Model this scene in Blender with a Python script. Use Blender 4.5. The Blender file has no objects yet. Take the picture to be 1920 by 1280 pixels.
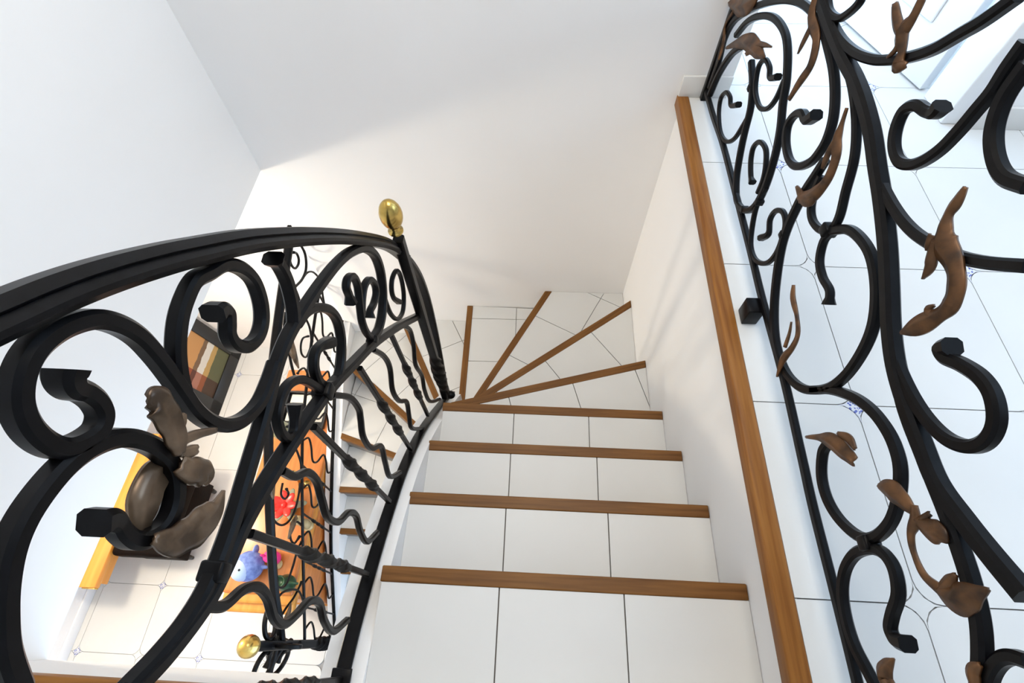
import bpy, bmesh, math, random
from mathutils import Vector, Matrix
random.seed(4)
S = bpy.context.scene
COL = S.collection

# ------------------------------------------------------------------ camera
F_PX = 938.157
CAM = Vector((0.34561, -0.13577, 1.18581))
RT = Vector((0.99876641, 0.04813575, -0.0121902)).normalized()
FW = Vector((-0.03486379, 0.50498101, -0.86242605)).normalized()
UP = RT.cross(FW).normalized()
cd = bpy.data.cameras.new('camera'); cam = bpy.data.objects.new('camera', cd); COL.objects.link(cam)
cd.sensor_width = 36.0; cd.lens = F_PX / 1920 * 36.0; cd.clip_start = 0.02
cam.matrix_world = Matrix(((RT.x, UP.x, -FW.x, CAM.x), (RT.y, UP.y, -FW.y, CAM.y), (RT.z, UP.z, -FW.z, CAM.z), (0, 0, 0, 1)))
S.camera = cam
# ------------------------------------------------------------------ light
w = bpy.data.worlds.new('daylight'); S.world = w; w.use_nodes = True
bg = w.node_tree.nodes['Background']; bg.inputs[0].default_value = (0.56, 0.755, 1.0, 1); bg.inputs[1].default_value = 5.6
def lamp(name, kind, loc, power, col, size=.1, rot=None, size_y=None):
    d = bpy.data.lights.new(name, kind); d.energy = power; d.color = col
    if kind == 'AREA':
        d.size = size
        if size_y: d.shape = 'RECTANGLE'; d.size_y = size_y
    else: d.shadow_soft_size = size
    o = bpy.data.objects.new(name, d); COL.objects.link(o); o.location = loc
    if rot: o.rotation_euler = rot
    return o
# warm lamp hanging in the lower hall, added fill light above the stairwell to brighten the treads
lamp('hall_lamp_light', 'POINT', (-2.3, 0.35, -0.91), 76, (1.0, 0.86, 0.67), .10)
lamp('stairwell_fill_light', 'AREA', (0.45, 0.85, 2.46), 36, (1.0, 0.91, 0.80), 1.1)
vs = S.view_settings
vs.view_transform = 'Standard'; vs.look = 'None'; vs.gamma = 1; vs.use_curve_mapping = False; vs.exposure = 0.0

# ------------------------------------------------------------------ survey of the place (metres; landing floor is z = 0)
H, G, SW = 0.18423, 0.228, 0.90       # riser, going, flight width
YB = 1.677                            # stairwell back wall
XL = -0.937                           # upper left wall
SLAB = -0.413                         # underside of the upper slab
YN = -0.25                            # near edge of the stairwell
ZF = -16 * H                          # lower floor
XRL = 0.972                           # landing railing plane
XIL = -0.045                          # inner stair railing plane
XLL = -0.95                           # lower flight railing plane
def ray(px, py): return FW + RT * ((px - 960) / F_PX) - UP * ((py - 640) / F_PX)
def on(px, py, axis, val):            # survey sighting -> point on a world plane
    v = ray(px, py); t = (val - CAM[axis]) / v[axis]; return CAM + v * t

# ------------------------------------------------------------------ materials
def mat(name, base, rough=.5, metal=0.0, spec=.5, coat=0.0):
    m = bpy.data.materials.new(name); m.use_nodes = True
    b = m.node_tree.nodes['Principled BSDF']
    b.inputs['Base Color'].default_value = (*base, 1); b.inputs['Roughness'].default_value = rough
    b.inputs['Metallic'].default_value = metal; b.inputs['Specular IOR Level'].default_value = spec
    b.inputs['Coat Weight'].default_value = coat
    return m
def nodes(m): return m.node_tree.nodes, m.node_tree.links, m.node_tree.nodes['Principled BSDF']
def noise_mat(name, c1, c2, scale=(1, 1, 1), nscale=5, rough=.5, metal=0, bump=0, detail=4, spec=.5, coat=0, lo=.35, hi=.65):
    m = mat(name, c1, rough, metal, spec, coat); n, l, b = nodes(m)
    tc = n.new('ShaderNodeTexCoord'); mp = n.new('ShaderNodeMapping'); mp.inputs['Scale'].default_value = scale
    nz = n.new('ShaderNodeTexNoise'); nz.inputs['Scale'].default_value = nscale; nz.inputs['Detail'].default_value = detail
    cr = n.new('ShaderNodeValToRGB'); cr.color_ramp.elements[0].color = (*c1, 1); cr.color_ramp.elements[1].color = (*c2, 1)
    cr.color_ramp.elements[0].position = lo; cr.color_ramp.elements[1].position = hi
    l.new(tc.outputs['Object'], mp.inputs[0]); l.new(mp.outputs[0], nz.inputs['Vector']); l.new(nz.outputs[0], cr.inputs[0]); l.new(cr.outputs[0], b.inputs['Base Color'])
    if bump:
        bp = n.new('ShaderNodeBump'); bp.inputs['Strength'].default_value = bump; bp.inputs['Distance'].default_value = .003
        l.new(nz.outputs[0], bp.inputs['Height']); l.new(bp.outputs[0], b.inputs['Normal'])
    return m
M = {}
M['plaster'] = noise_mat('white_plaster', (.87, .865, .855), (.88, .875, .865), nscale=3, rough=.85)
M['white_paint'] = mat('white_paint', (.82, .83, .84), .35)
M['tile'] = noise_mat('white_tile', (.655, .655, .635), (.685, .685, .665), nscale=3, rough=.42)
M['grout'] = mat('grey_grout', (.20, .19, .18), .9)
M['grout_light'] = mat('pale_grout', (.33, .32, .31), .9)
M['wood'] = noise_mat('nosing_oak', (.19, .066, .010), (.30, .125, .024), (3, 60, 60), 1.2, .45, bump=.08, detail=6, spec=.25)
M['nosing'] = noise_mat('nosing_brown', (.11, .042, .007), (.20, .085, .018), (3, 60, 60), 1.2, .45, bump=.08, detail=6, spec=.25)
M['orange_wood'] = noise_mat('orange_wood', (.52, .155, .028), (.66, .225, .05), (30, 2.5, 30), 1.0, .3, detail=6)
M['honey_wood'] = noise_mat('honey_wood', (.66, .25, .03), (.78, .34, .06), (25, 2, 25), 1.0, .3, detail=5)
M['iron'] = noise_mat('black_iron', (.0022, .0022, .0026), (.0042, .0042, .005), nscale=60, rough=.33, bump=.05, spec=.13)
M['bronze'] = noise_mat('aged_bronze', (.022, .010, .004), (.165, .075, .026), nscale=26, rough=.42, metal=.4, bump=.3, lo=.3, hi=.68)
M['pewter'] = noise_mat('pale_bronze', (.05, .03, .017), (.26, .175, .11), nscale=20, rough=.3, metal=.5, bump=.25, lo=.3, hi=.7)
M['gold'] = noise_mat('brass', (.55, .36, .09), (.70, .50, .16), nscale=30, rough=.24, metal=1.0)
M['black'] = mat('black_lacquer', (.008, .008, .008), .35)
M['leather'] = noise_mat('dark_leather', (.003, .0018, .0012), (.007, .003, .002), nscale=60, rough=.55, bump=.2, spec=.06)
M['red'] = mat('red_gloss', (.75, .02, .01), .3)
M['pink'] = mat('pink_plastic', (.80, .03, .25), .35)
M['blue'] = noise_mat('blue_plush', (.12, .18, .50), (.22, .32, .68), nscale=40, rough=.6, bump=.2)
M['paleblue'] = mat('pale_blue', (.45, .58, .85), .5)
M['green'] = noise_mat('dark_green', (.012, .05, .02), (.03, .10, .035), nscale=15, rough=.35)
M['sage'] = noise_mat('sage_ceramic', (.20, .22, .13), (.34, .35, .23), nscale=12, rough=.4)
M['ivory'] = noise_mat('ivory_carving', (.42, .32, .15), (.60, .48, .27), nscale=30, rough=.5, bump=.2)
M['linen'] = mat('pale_linen', (.72, .68, .58), .8)
# blue printed inset
def deco():
    m = mat('blue_printed_inset', (.7, .7, .7), .25); n, l, b = nodes(m)
    tc = n.new('ShaderNodeTexCoord'); v = n.new('ShaderNodeTexVoronoi'); v.inputs['Scale'].default_value = 130
    ln = n.new('ShaderNodeVectorMath'); ln.operation = 'LENGTH'
    a = n.new('ShaderNodeMath'); a.operation = 'LESS_THAN'; a.inputs[1].default_value = .42
    c = n.new('ShaderNodeMath'); c.operation = 'LESS_THAN'; c.inputs[1].default_value = .023
    p = n.new('ShaderNodeMath'); p.operation = 'MULTIPLY'
    mx = n.new('ShaderNodeMix'); mx.data_type = 'RGBA'; mx.inputs[6].default_value = (.66, .68, .72, 1); mx.inputs[7].default_value = (.10, .13, .42, 1)
    l.new(tc.outputs['Object'], v.inputs['Vector']); l.new(tc.outputs['Object'], ln.inputs[0]); l.new(v.outputs['Distance'], a.inputs[0]); l.new(ln.outputs['Value'], c.inputs[0])
    l.new(a.outputs[0], p.inputs[0]); l.new(c.outputs[0], p.inputs[1]); l.new(p.outputs[0], mx.inputs[0]); l.new(mx.outputs[2], b.inputs['Base Color'])
    return m
M['deco'] = deco()
# painted canvas: vertical blocks of colour, flat print
def canvas():
    m = mat('painted_canvas', (.3, .25, .1), .6); n, l, b = nodes(m)
    tc = n.new('ShaderNodeTexCoord'); sp = n.new('ShaderNodeSeparateXYZ'); nz = n.new('ShaderNodeTexNoise'); nz.inputs['Scale'].default_value = 9
    ad = n.new('ShaderNodeMath'); ad.operation = 'MULTIPLY_ADD'; ad.inputs[1].default_value = .03
    cr = n.new('ShaderNodeValToRGB'); cr.color_ramp.interpolation = 'CONSTANT'
    e = cr.color_ramp.elements; e[0].position = 0; e[0].color = (.09, .09, .035, 1); e[1].position = .20; e[1].color = (.42, .26, .08, 1)
    for p, c in ((.275, (.60, .56, .48, 1)), (.37, (.15, .085, .04, 1)), (.43, (.45, .22, .07, 1))):
        k = e.new(p); k.color = c
    cr2 = n.new('ShaderNodeValToRGB'); cr2.color_ramp.interpolation = 'CONSTANT'; f = cr2.color_ramp.elements
    f[0].position = 0; f[0].color = (.45, .10, .03, 1); f[1].position = .33; f[1].color = (1, 1, 1, 1)
    mx = n.new('ShaderNodeMix'); mx.data_type = 'RGBA'; mx.blend_type = 'MULTIPLY'; mx.inputs[0].default_value = .85
    l.new(tc.outputs['Generated'], sp.inputs[0]); l.new(tc.outputs['Generated'], nz.inputs['Vector'])
    l.new(nz.outputs[0], ad.inputs[0]); l.new(sp.outputs['Z'], ad.inputs[2]); l.new(ad.outputs[0], cr.inputs[0])
    l.new(sp.outputs['Y'], cr2.inputs[0]); l.new(cr.outputs[0], mx.inputs[6]); l.new(cr2.outputs[0], mx.inputs[7]); l.new(mx.outputs[2], b.inputs['Base Color'])
    return m
M['canvas'] = canvas()

# ------------------------------------------------------------------ helpers
def link(name, me, m, parent=None, loc=None, rotz=None):
    if m is not None and len(me.materials) == 0: me.materials.append(M[m])
    o = bpy.data.objects.new(name, me); COL.objects.link(o)
    if parent: o.parent = parent
    if loc is not None: o.location = loc
    if rotz is not None: o.rotation_euler = (0, 0, rotz)
    return o
def tomesh(name, v, f, smooth=False):
    me = bpy.data.meshes.new(name); me.from_pydata([tuple(p) for p in v], [], f); me.update()
    bm = bmesh.new(); bm.from_mesh(me); bmesh.ops.recalc_face_normals(bm, faces=bm.faces); bm.to_mesh(me); bm.free()
    if smooth:
        for p in me.polygons: p.use_smooth = True
    return me
def empty(name, loc=(0, 0, 0)):
    o = bpy.data.objects.new(name, None); o.empty_display_size = .1; COL.objects.link(o); o.location = loc; return o
def tag(o, label, cat, group=None):
    o['label'] = label; o['category'] = cat
    if group: o['group'] = group
    return o
def struct(o, label=None, cat=None):
    o['kind'] = 'structure'
    if label: o['label'] = label
    if cat: o['category'] = cat
    return o
def boxm(name, a, b, bev=0.0, seg=2):
    v = [(x, y, z) for x in (a[0], b[0]) for y in (a[1], b[1]) for z in (a[2], b[2])]
    f = [(0, 1, 3, 2), (4, 6, 7, 5), (0, 4, 5, 1), (2, 3, 7, 6), (0, 2, 6, 4), (1, 5, 7, 3)]
    me = tomesh(name, v, f)
    if bev:
        bm = bmesh.new(); bm.from_mesh(me); bmesh.ops.bevel(bm, geom=bm.edges[:], offset=bev, segments=seg, affect='EDGES', profile=.5)
        for q in bm.faces: q.smooth = True
        bm.to_mesh(me); bm.free()
    return me
def prism(name, poly, z0, z1, bev=0):
    n = len(poly); v = [(p[0], p[1], z0) for p in poly] + [(p[0], p[1], z1) for p in poly]
    f = [tuple(range(n)), tuple(range(n, 2 * n))] + [(i, (i + 1) % n, n + (i + 1) % n, n + i) for i in range(n)]
    me = tomesh(name, v, f)
    return me
def lathe(name, prof, seg=20, close=True):
    v, f = [], []
    for (r, z) in prof:
        for i in range(seg): a = 2 * math.pi * i / seg; v.append((r * math.cos(a), r * math.sin(a), z))
    for k in range(len(prof) - 1):
        for i in range(seg): f.append((k * seg + i, k * seg + (i + 1) % seg, (k + 1) * seg + (i + 1) % seg, (k + 1) * seg + i))
    f.append(tuple(range(seg))); f.append(tuple((len(prof) - 1) * seg + i for i in range(seg)))
    return tomesh(name, v, f, True)
def ellipsoid(name, r, loc=(0, 0, 0), seg=20, rings=12):
    prof = []
    for i in range(rings + 1):
        a = -math.pi / 2 + math.pi * i / rings; prof.append((max(math.cos(a), .02), math.sin(a)))
    me = lathe(name, prof, seg)
    for q in me.vertices: q.co = Vector((q.co.x * r[0] + loc[0], q.co.y * r[1] + loc[1], q.co.z * r[2] + loc[2]))
    return me
def catmull(P, n=6, closed=False):
    P = [Vector(p) for p in P]
    if len(P) == 2: return [P[0].lerp(P[1], i / n) for i in range(n + 1)]
    out = []
    for i in range(len(P) - 1):
        p0 = P[i - 1] if i > 0 else P[0] * 2 - P[1]; p1 = P[i]; p2 = P[i + 1]; p3 = P[i + 2] if i + 2 < len(P) else P[-1] * 2 - P[-2]
        for k in range(n):
            t = k / n
            out.append(.5 * ((2 * p1) + (p2 - p0) * t + (2 * p0 - 5 * p1 + 4 * p2 - p3) * t * t + (3 * p1 - p0 - 3 * p2 + p3) * t ** 3))
    out.append(P[-1]); return out
def sweep(name, pts, axis, wa, wb, ch=.25, scale=None, twist=None, smooth=True):
    """bar of section wa (along axis) x wb (in the plane of the curve), chamfered"""
    A0 = Vector(axis).normalized(); n = len(pts); v, f = [], []
    sec = []
    ca, cb = wa / 2, wb / 2; c = ch * min(wa, wb)
    sec = [(ca, cb - c), (ca - c, cb), (-ca + c, cb), (-ca, cb - c), (-ca, -cb + c), (-ca + c, -cb), (ca - c, -cb), (ca, -cb + c)]
    for i, p in enumerate(pts):
        t = (pts[min(i + 1, n - 1)] - pts[max(i - 1, 0)]).normalized()
        B = A0.cross(t)
        if B.length < 1e-5: B = Vector((0, 1, 0))
        B.normalize(); A = t.cross(B).normalized()
        s = scale(i / (n - 1)) if scale else (1, 1)
        th = twist(i / (n - 1)) if twist else 0
        for (a, b) in sec:
            a, b = a * s[0], b * s[1]
            a, b = a * math.cos(th) - b * math.sin(th), a * math.sin(th) + b * math.cos(th)
            v.append(p + A * a + B * b)
    m = len(sec)
    for i in range(n - 1):
        for k in range(m): f.append((i * m + k, i * m + (k + 1) % m, (i + 1) * m + (k + 1) % m, (i + 1) * m + k))
    f.append(tuple(range(m))); f.append(tuple((n - 1) * m + k for k in range(m)))
    me = tomesh(name, v, f, False)
    if smooth:
        bm = bmesh.new(); bm.from_mesh(me)
        for q in bm.faces: q.smooth = len(q.verts) == 4
        for e in bm.edges:
            if len(e.link_faces) == 2 and e.calc_face_angle(0) > math.radians(38): e.smooth = False
        bm.to_mesh(me); bm.free()
    return me
def clip(poly, nx, ny, d):            # keep nx*x+ny*y <= d
    out = []
    for i in range(len(poly)):
        a, b = poly[i], poly[(i + 1) % len(poly)]; fa = nx * a[0] + ny * a[1] - d; fb = nx * b[0] + ny * b[1] - d
        if fa <= 0: out.append(a)
        if (fa < 0 < fb) or (fb < 0 < fa):
            t = fa / (fa - fb); out.append((a[0] + (b[0] - a[0]) * t, a[1] + (b[1] - a[1]) * t))
    return out
def area(p): return abs(sum(p[i][0] * p[(i + 1) % len(p)][1] - p[(i + 1) % len(p)][0] * p[i][1] for i in range(len(p)))) / 2

# ================================================================== the setting
CE = 2.5; TH = .008
o = struct(link('wall_left', boxm('wall_left', (XL - .16, -2.6, SLAB), (XL, YB, CE)), 'plaster'), 'white plastered wall above the lower hall, left of the stairwell', 'wall')
struct(link('wall_back', boxm('wall_back', (XL, YB, ZF - .05), (1.062, YB + .15, CE)), 'plaster'), 'tall white wall at the far end of the stairwell', 'wall')
struct(link('wall_right', boxm('wall_right', (SW, YN, ZF), (SW + .03, YB, -TH - .0015)), 'plaster'), 'white wall of the stairwell under the landing edge', 'wall')
struct(link('wall_left_upper_corner', boxm('wall_left_upper_corner', (XL - .16, YB, SLAB), (XL, YB + .15, CE)), 'plaster'), 'white corner pier where the left and far walls meet', 'wall')
struct(link('ceiling', boxm('ceiling', (-3, -2.6, CE), (3.6, 3.2, CE + .1)), 'plaster'), 'white ceiling over the upper landing', 'ceiling')
struct(link('ceiling_lower', boxm('ceiling_lower', (-3.0, -2.0, SLAB), (XL - .16, 2.26, SLAB + .12)), 'plaster'), 'white ceiling of the lower hall', 'ceiling')
struct(link('wall_lower_left', boxm('wall_lower_left', (-3.0, -2.0, ZF - .05), (-2.84, 2.26, SLAB)), 'plaster'), 'white left wall of the lower hall', 'wall')
struct(link('wall_lower_back', boxm('wall_lower_back', (-2.84, 2.116, ZF - .05), (XL, 2.26, SLAB)), 'plaster'), 'white far wall of the lower hall', 'wall')
struct(link('baseboard_lower', boxm('baseboard_lower', (-2.84, -2.0, ZF), (-2.825, 2.116, ZF + .08), .003), 'white_paint'), 'white baseboard along the left wall of the lower hall', 'baseboard')

struct(link('wall_far_right', boxm('wall_far_right', (3.6, -2.6, SLAB), (3.7, 3.2, .95)), 'plaster'), 'unseen white parapet wall added at the far right to cut daylight on the landing floor', 'wall')  # out of view; added so less daylight reaches the landing floor
struct(link('wall_near', boxm('wall_near', (XL - .16, -2.7, SLAB), (3.7, -2.6, CE)), 'plaster'), 'unseen white wall added behind the head of the stairs to keep daylight out', 'wall')  # out of view; added so daylight enters only from the right
struct(link('wall_lower_near', boxm('wall_lower_near', (-3.0, -2.1, ZF - .05), (SW + .03, -2.0, SLAB)), 'plaster'), 'unseen white near wall added to the lower hall to keep daylight out', 'wall')  # out of view; added to keep blue daylight out of the hall
struct(link('wall_far_right_pier', boxm('wall_far_right_pier', (3.6, -2.6, .95), (3.7, -.3, CE)), 'plaster'), 'unseen white wall added at the far right to narrow the daylight opening', 'wall')  # out of view; added to dim the near part of the landing
# landing floor slabs and tiles ------------------------------------------------
floor_up = struct(link('floor', boxm('floor', (SW + .03, -2.6, SLAB), (3.6, 3.2, -TH - .0015)), 'grout_light'), 'upper landing floor of white tiles with clipped corners and small insets', 'floor')
floor_nr = struct(link('floor_near', boxm('floor_near', (XL, -2.6, SLAB), (SW + .03, YN - .005, -TH - .0015)), 'plaster'), 'upper landing floor at the head of the stairs', 'floor')
floor_lo = struct(link('floor_lower', boxm('floor_lower', (-2.84, -2.0, ZF - .1), (SW, 2.116, ZF - TH - .0015)), 'grout_light'), 'lower hall floor of white tiles with small blue insets', 'floor')
GAP = .0013
def rounded(sz, r, n=5):
    h = sz / 2 - GAP; P = []
    for (sx, sy, a0) in ((1, 1, 0), (-1, 1, 90), (-1, -1, 180), (1, -1, 270)):
        cx, cy = sx * sz / 2, sy * sz / 2      # concave? no: the tile corner is cut by a convex quarter round
        for k in range(n + 1):
            a = math.radians(a0 + 90 * k / n); P.append((sx * (h - r) + r * math.cos(a), sy * (h - r) + r * math.sin(a)))
    return P
def star(r, n=4):
    P = []; r = r - GAP * .3
    for q in range(4):
        cx, cy = [(1, 1), (-1, 1), (-1, -1), (1, -1)][q]
        for k in range(n + 1):                  # arcs bulging toward the centre
            a = math.radians([270, 360, 90, 180][q] - 90 * k / n)
            P.append((cx * (r + GAP) + (r + 2 * GAP) * math.cos(a), cy * (r + GAP) + (r + 2 * GAP) * math.sin(a)))
    Q = []
    for p in P:
        if not Q or math.hypot(p[0] - Q[-1][0], p[1] - Q[-1][1]) > .003: Q.append(p)
    if math.hypot(Q[0][0] - Q[-1][0], Q[0][1] - Q[-1][1]) < .003: Q.pop()
    return Q
def tiles(parent, x0, y0, sz, r, region, zt, par, name='floor_tile'):
    full = prism(name, rounded(sz, r), -TH, 0); st = star(r)
    def fan():
        n = len(st); v = [(x, y, 0) for x, y in st] + [(x, y, -TH) for x, y in st] + [(0, 0, 0)]
        return tomesh('inset_tile', v, [(i, (i + 1) % n, 2 * n) for i in range(n)] + [(i, (i + 1) % n, n + (i + 1) % n, n + i) for i in range(n)])
    sm = {0: fan(), 1: fan()}
    sm[0].materials.append(M['deco']); sm[1].materials.append(M['tile'])
    X0, X1, Y0, Y1 = region
    for i in range(math.floor((X0 - x0) / sz) - 1, math.ceil((X1 - x0) / sz) + 1):
        for j in range(math.floor((Y0 - y0) / sz) - 1, math.ceil((Y1 - y0) / sz) + 1):
            cx, cy = x0 + (i + .5) * sz, y0 + (j + .5) * sz
            if cx + sz / 2 > X0 and cx - sz / 2 < X1 and cy + sz / 2 > Y0 and cy - sz / 2 < Y1:
                if cx - sz / 2 >= X0 and cx + sz / 2 <= X1 and cy - sz / 2 >= Y0 and cy + sz / 2 <= Y1:
                    link(name, full, 'tile', parent, (cx, cy, zt))
                else:
                    p = rounded(sz, r)
                    for c in ((-1, 0, -(X0 - cx)), (1, 0, X1 - cx), (0, -1, -(Y0 - cy)), (0, 1, Y1 - cy)): p = clip(p, *c)
                    if len(p) > 2 and area(p) > 2e-4: link(name, prism(name, p, -TH, 0), 'tile', parent, (cx, cy, zt))
            vx, vy = x0 + i * sz, y0 + j * sz
            if X0 + r * .6 < vx < X1 - r and Y0 + r < vy < Y1 - r:
                link('inset_tile', sm[(i + j + par) % 2], None, parent, (vx, vy, zt))
tiles(floor_up, 1.177, .407, .448, .047, (.921, 3.0, -1.45, 3.15), 0, 0)
tiles(floor_nr, 1.177, .407, .448, .047, (XL, .921, -1.45, YN - .05), 0, 0)
tiles(floor_lo, -2.34, -.385, .442, .047, (-2.826, -1.0, -1.3, 2.116), ZF, 1)

# wooden edge trims -----------------------------------------------------------
def wood_bar(name, p0, p1, width, z_top, depth, parent=None, side=1, bev=.004, m='wood'):
    """bar whose front edge runs p0->p1; the wood lies on the left (side=1) of that direction"""
    d = Vector((p1[0] - p0[0], p1[1] - p0[1])); L = d.length
    me = boxm(name, (0, 0 if side > 0 else -width, -depth), (L, width if side > 0 else 0, 0), bev)
    return link(name, me, m, parent, (p0[0], p0[1], z_top), math.atan2(d.y, d.x))
struct(wood_bar('trim_1', (.877, YN - .02), (.877, YB), .043, .004, .045, side=-1), 'brown wooden edge strip along the upper landing above the stairs', 'trim')
struct(wood_bar('trim_2', (XL, YN), (-.1, YN), .043, .004, .045, side=-1), 'brown wooden edge strip across the near side of the stairwell', 'trim')
struct(wood_bar('trim_3', (0, YN), (SW - .025, YN), .043, .003, .045, side=-1), 'brown wooden edge strip at the head of the stairs', 'trim')
struct(link('baseboard_back', boxm('baseboard_back', (.88, YB - .012, 0), (1.062, YB, .083), .002), 'tile'), 'short tiled baseboard at the far end of the landing', 'baseboard')

# far end of the landing: passage, white door standing open, jamb, wall --------
struct(link('wall_landing', boxm('wall_landing', (1.885, 1.52, 0), (3.6, 1.66, CE)), 'plaster'), 'white wall beyond the landing railing, right of the door', 'wall')
struct(link('baseboard_landing', boxm('baseboard_landing', (1.885, 1.508, 0), (3.6, 1.52, .085), .002), 'tile'), 'tiled baseboard of the wall right of the door', 'baseboard')
struct(link('trim_4', boxm('trim_4', (1.805, 1.535, 0), (1.885, 1.70, 2.1), .006), 'white_paint'), 'white door jamb beside the open white door', 'door jamb')
struct(link('wall_passage', boxm('wall_passage', (1.0, 3.05, 0), (3.6, 3.2, CE)), 'plaster'), 'white end wall of the passage behind the landing', 'wall')
dr = struct(empty('door_1', (1.815, 1.735, .008)), 'white door standing open beyond the landing railing', 'door')
dr.rotation_euler = (0, 0, math.atan2(.55, -.165))
link('door_leaf', boxm('door_leaf', (0, -.02, 0), (.78, .02, 2.03), .003), 'white_paint', dr)
pn = link('door_panel', boxm('door_panel', (.12, .018, .18), (.66, .028, .95), .006), 'white_paint', dr)
link('door_panel', boxm('door_panel', (.12, .018, 1.08), (.66, .028, 1.88), .006), 'white_paint', dr)
link('door_handle', sweep('door_handle', catmull([(.71, .02, 1.0), (.71, .06, 1.0), (.69, .07, 1.0), (.60, .07, 1.0)], 5), (0, 0, 1), .014, .014, .3), 'gold', dr)

# ================================================================== staircase
stair = tag(empty('staircase', (0, 0, ZF)), 'winding staircase of white tiled steps with brown wooden nosings', 'staircase')
def child(o, parent):
    o.parent = parent; o.matrix_parent_inverse = Matrix.Translation(-Vector(parent.location)); return o
NOSE = {0: ((0, YN), (SW, YN))}
for k in (1, 2, 3, 4): NOSE[k] = ((0, (k - 1) * G), (SW, (k - 1) * G))
NOSE[5] = ((0, .765), (SW, 1.02)); NOSE[6] = ((0, .812), (SW, 1.498)); NOSE[7] = ((0, .85), (.43, YB)); NOSE[8] = ((-.05, .87), (-.062, YB))
NOSE[9] = ((-.1, .845), (-.54, YB)); NOSE[10] = ((-.1, .752), (-SW, 1.397)); NOSE[11] = ((-.1, .695), (-SW, .945))
for k, y in ((12, .63), (13, .40), (14, .17), (15, -.06)): NOSE[k] = ((-.1, y), (-SW, y + (.005 if k == 12 else 0)))
CORN = {7: [(SW, YB)], 10: [(-SW, YB)]}
S0 = {5: .26, 6: .21, 7: .135, 8: .10}
for k in range(1, 16):
    a, b = NOSE[k - 1], NOSE[k]
    poly = [a[0], a[1]] + CORN.get(k, []) + [b[1], b[0]]
    cx = sum(p[0] for p in poly) / len(poly); cy = sum(p[1] for p in poly) / len(poly)
    z = -k * H
    # frame of the nosing: s along it, t backwards into the tread
    d = Vector((b[1][0] - b[0][0], b[1][1] - b[0][1])); L = d.length; d /= L; nrm = Vector((-d.y, d.x))
    if nrm.dot(Vector((cx - b[0][0], cy - b[0][1]))) < 0: nrm = -nrm
    # the tread runs a little under the nosing of the step above
    da = Vector((a[1][0] - a[0][0], a[1][1] - a[0][1])).normalized(); na = Vector((-da.y, da.x))
    if na.dot(Vector((cx - a[0][0], cy - a[0][1]))) > 0: na = -na
    poly[0] = (a[0][0] + na.x * .02, a[0][1] + na.y * .02); poly[1] = (a[1][0] + na.x * .02, a[1][1] + na.y * .02)
    CL = .0012                                   # the whole step stays clear of the walls
    for c in ((1, 0, SW - CL), (-1, 0, SW - CL), (0, 1, YB - CL)): poly = clip(poly, *c)
    # body of the step, set back 15 mm behind the nosing edge
    off = nrm * .015
    bp = clip(poly, -nrm.x, -nrm.y, -(nrm.x * (b[0][0] + off.x) + nrm.y * (b[0][1] + off.y)))
    st = child(link('step', prism('step', bp, z - H - .06 if k < 15 else ZF, z - TH - .001), 'grout'), stair)
    # wooden nosing
    side = 1 if Vector((-d.y, d.x)).dot(nrm) > 0 else -1
    ext = .0
    ang = math.atan2(d.y, d.x); bx0, by0 = b[0]
    q = [(bx0 + d.x * u + nrm.x * t_, by0 + d.y * u + nrm.y * t_) for u, t_ in ((-.004, 0), (L + .05, 0), (L + .05, .037), (-.004, .037))]
    for c in ((1, 0, SW - CL), (-1, 0, SW - CL), (0, 1, YB - CL)): q = clip(q, *c)
    lq = [((x - bx0) * d.x + (y - by0) * d.y, -(x - bx0) * d.y + (y - by0) * d.x) for x, y in q]
    me = prism('nosing', lq, -.045, 0)
    bm = bmesh.new(); bm.from_mesh(me); bmesh.ops.bevel(bm, geom=bm.edges[:], offset=.003, segments=2, affect='EDGES', profile=.5, clamp_overlap=True); bm.to_mesh(me); bm.free()
    nb = link('nosing', me, 'nosing', st, (bx0, by0, z + .003), ang)
    # tiles
    s0 = S0.get(k, .293); g = .0017
    srow = [-1 + 0] + [s0 + .305 * i for i in range(-2, 8)] + [3]
    trow = [.0375, .317, .622, 1.0, 1.4]
    for si in range(len(srow) - 1):
        for ti in range(len(trow) - 1):
            p = list(poly); o0 = Vector(b[0])
            ds = lambda s: d.x * o0.x + d.y * o0.y + s
            dt = lambda t: nrm.x * o0.x + nrm.y * o0.y + t
            if srow[si + 1] <= srow[si]: continue
            p = clip(p, d.x, d.y, ds(srow[si + 1] - g)); p = clip(p, -d.x, -d.y, -ds(srow[si] + g)) if p else p
            p = clip(p, nrm.x, nrm.y, dt(trow[ti + 1] - g)) if p else p; p = clip(p, -nrm.x, -nrm.y, -dt(trow[ti] + (g if ti else 0))) if p else p
            if len(p) > 2 and area(p) > 3e-4:
                t = link('tile', prism('tile', p, z - TH, z), 'tile'); t.parent = st; t.matrix_parent_inverse = Matrix.Identity(4)
bpy.context.view_layer.update()
for ch in stair.children:
    for gch in ch.children:
        gch.matrix_parent_inverse = ch.matrix_world.inverted()

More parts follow.
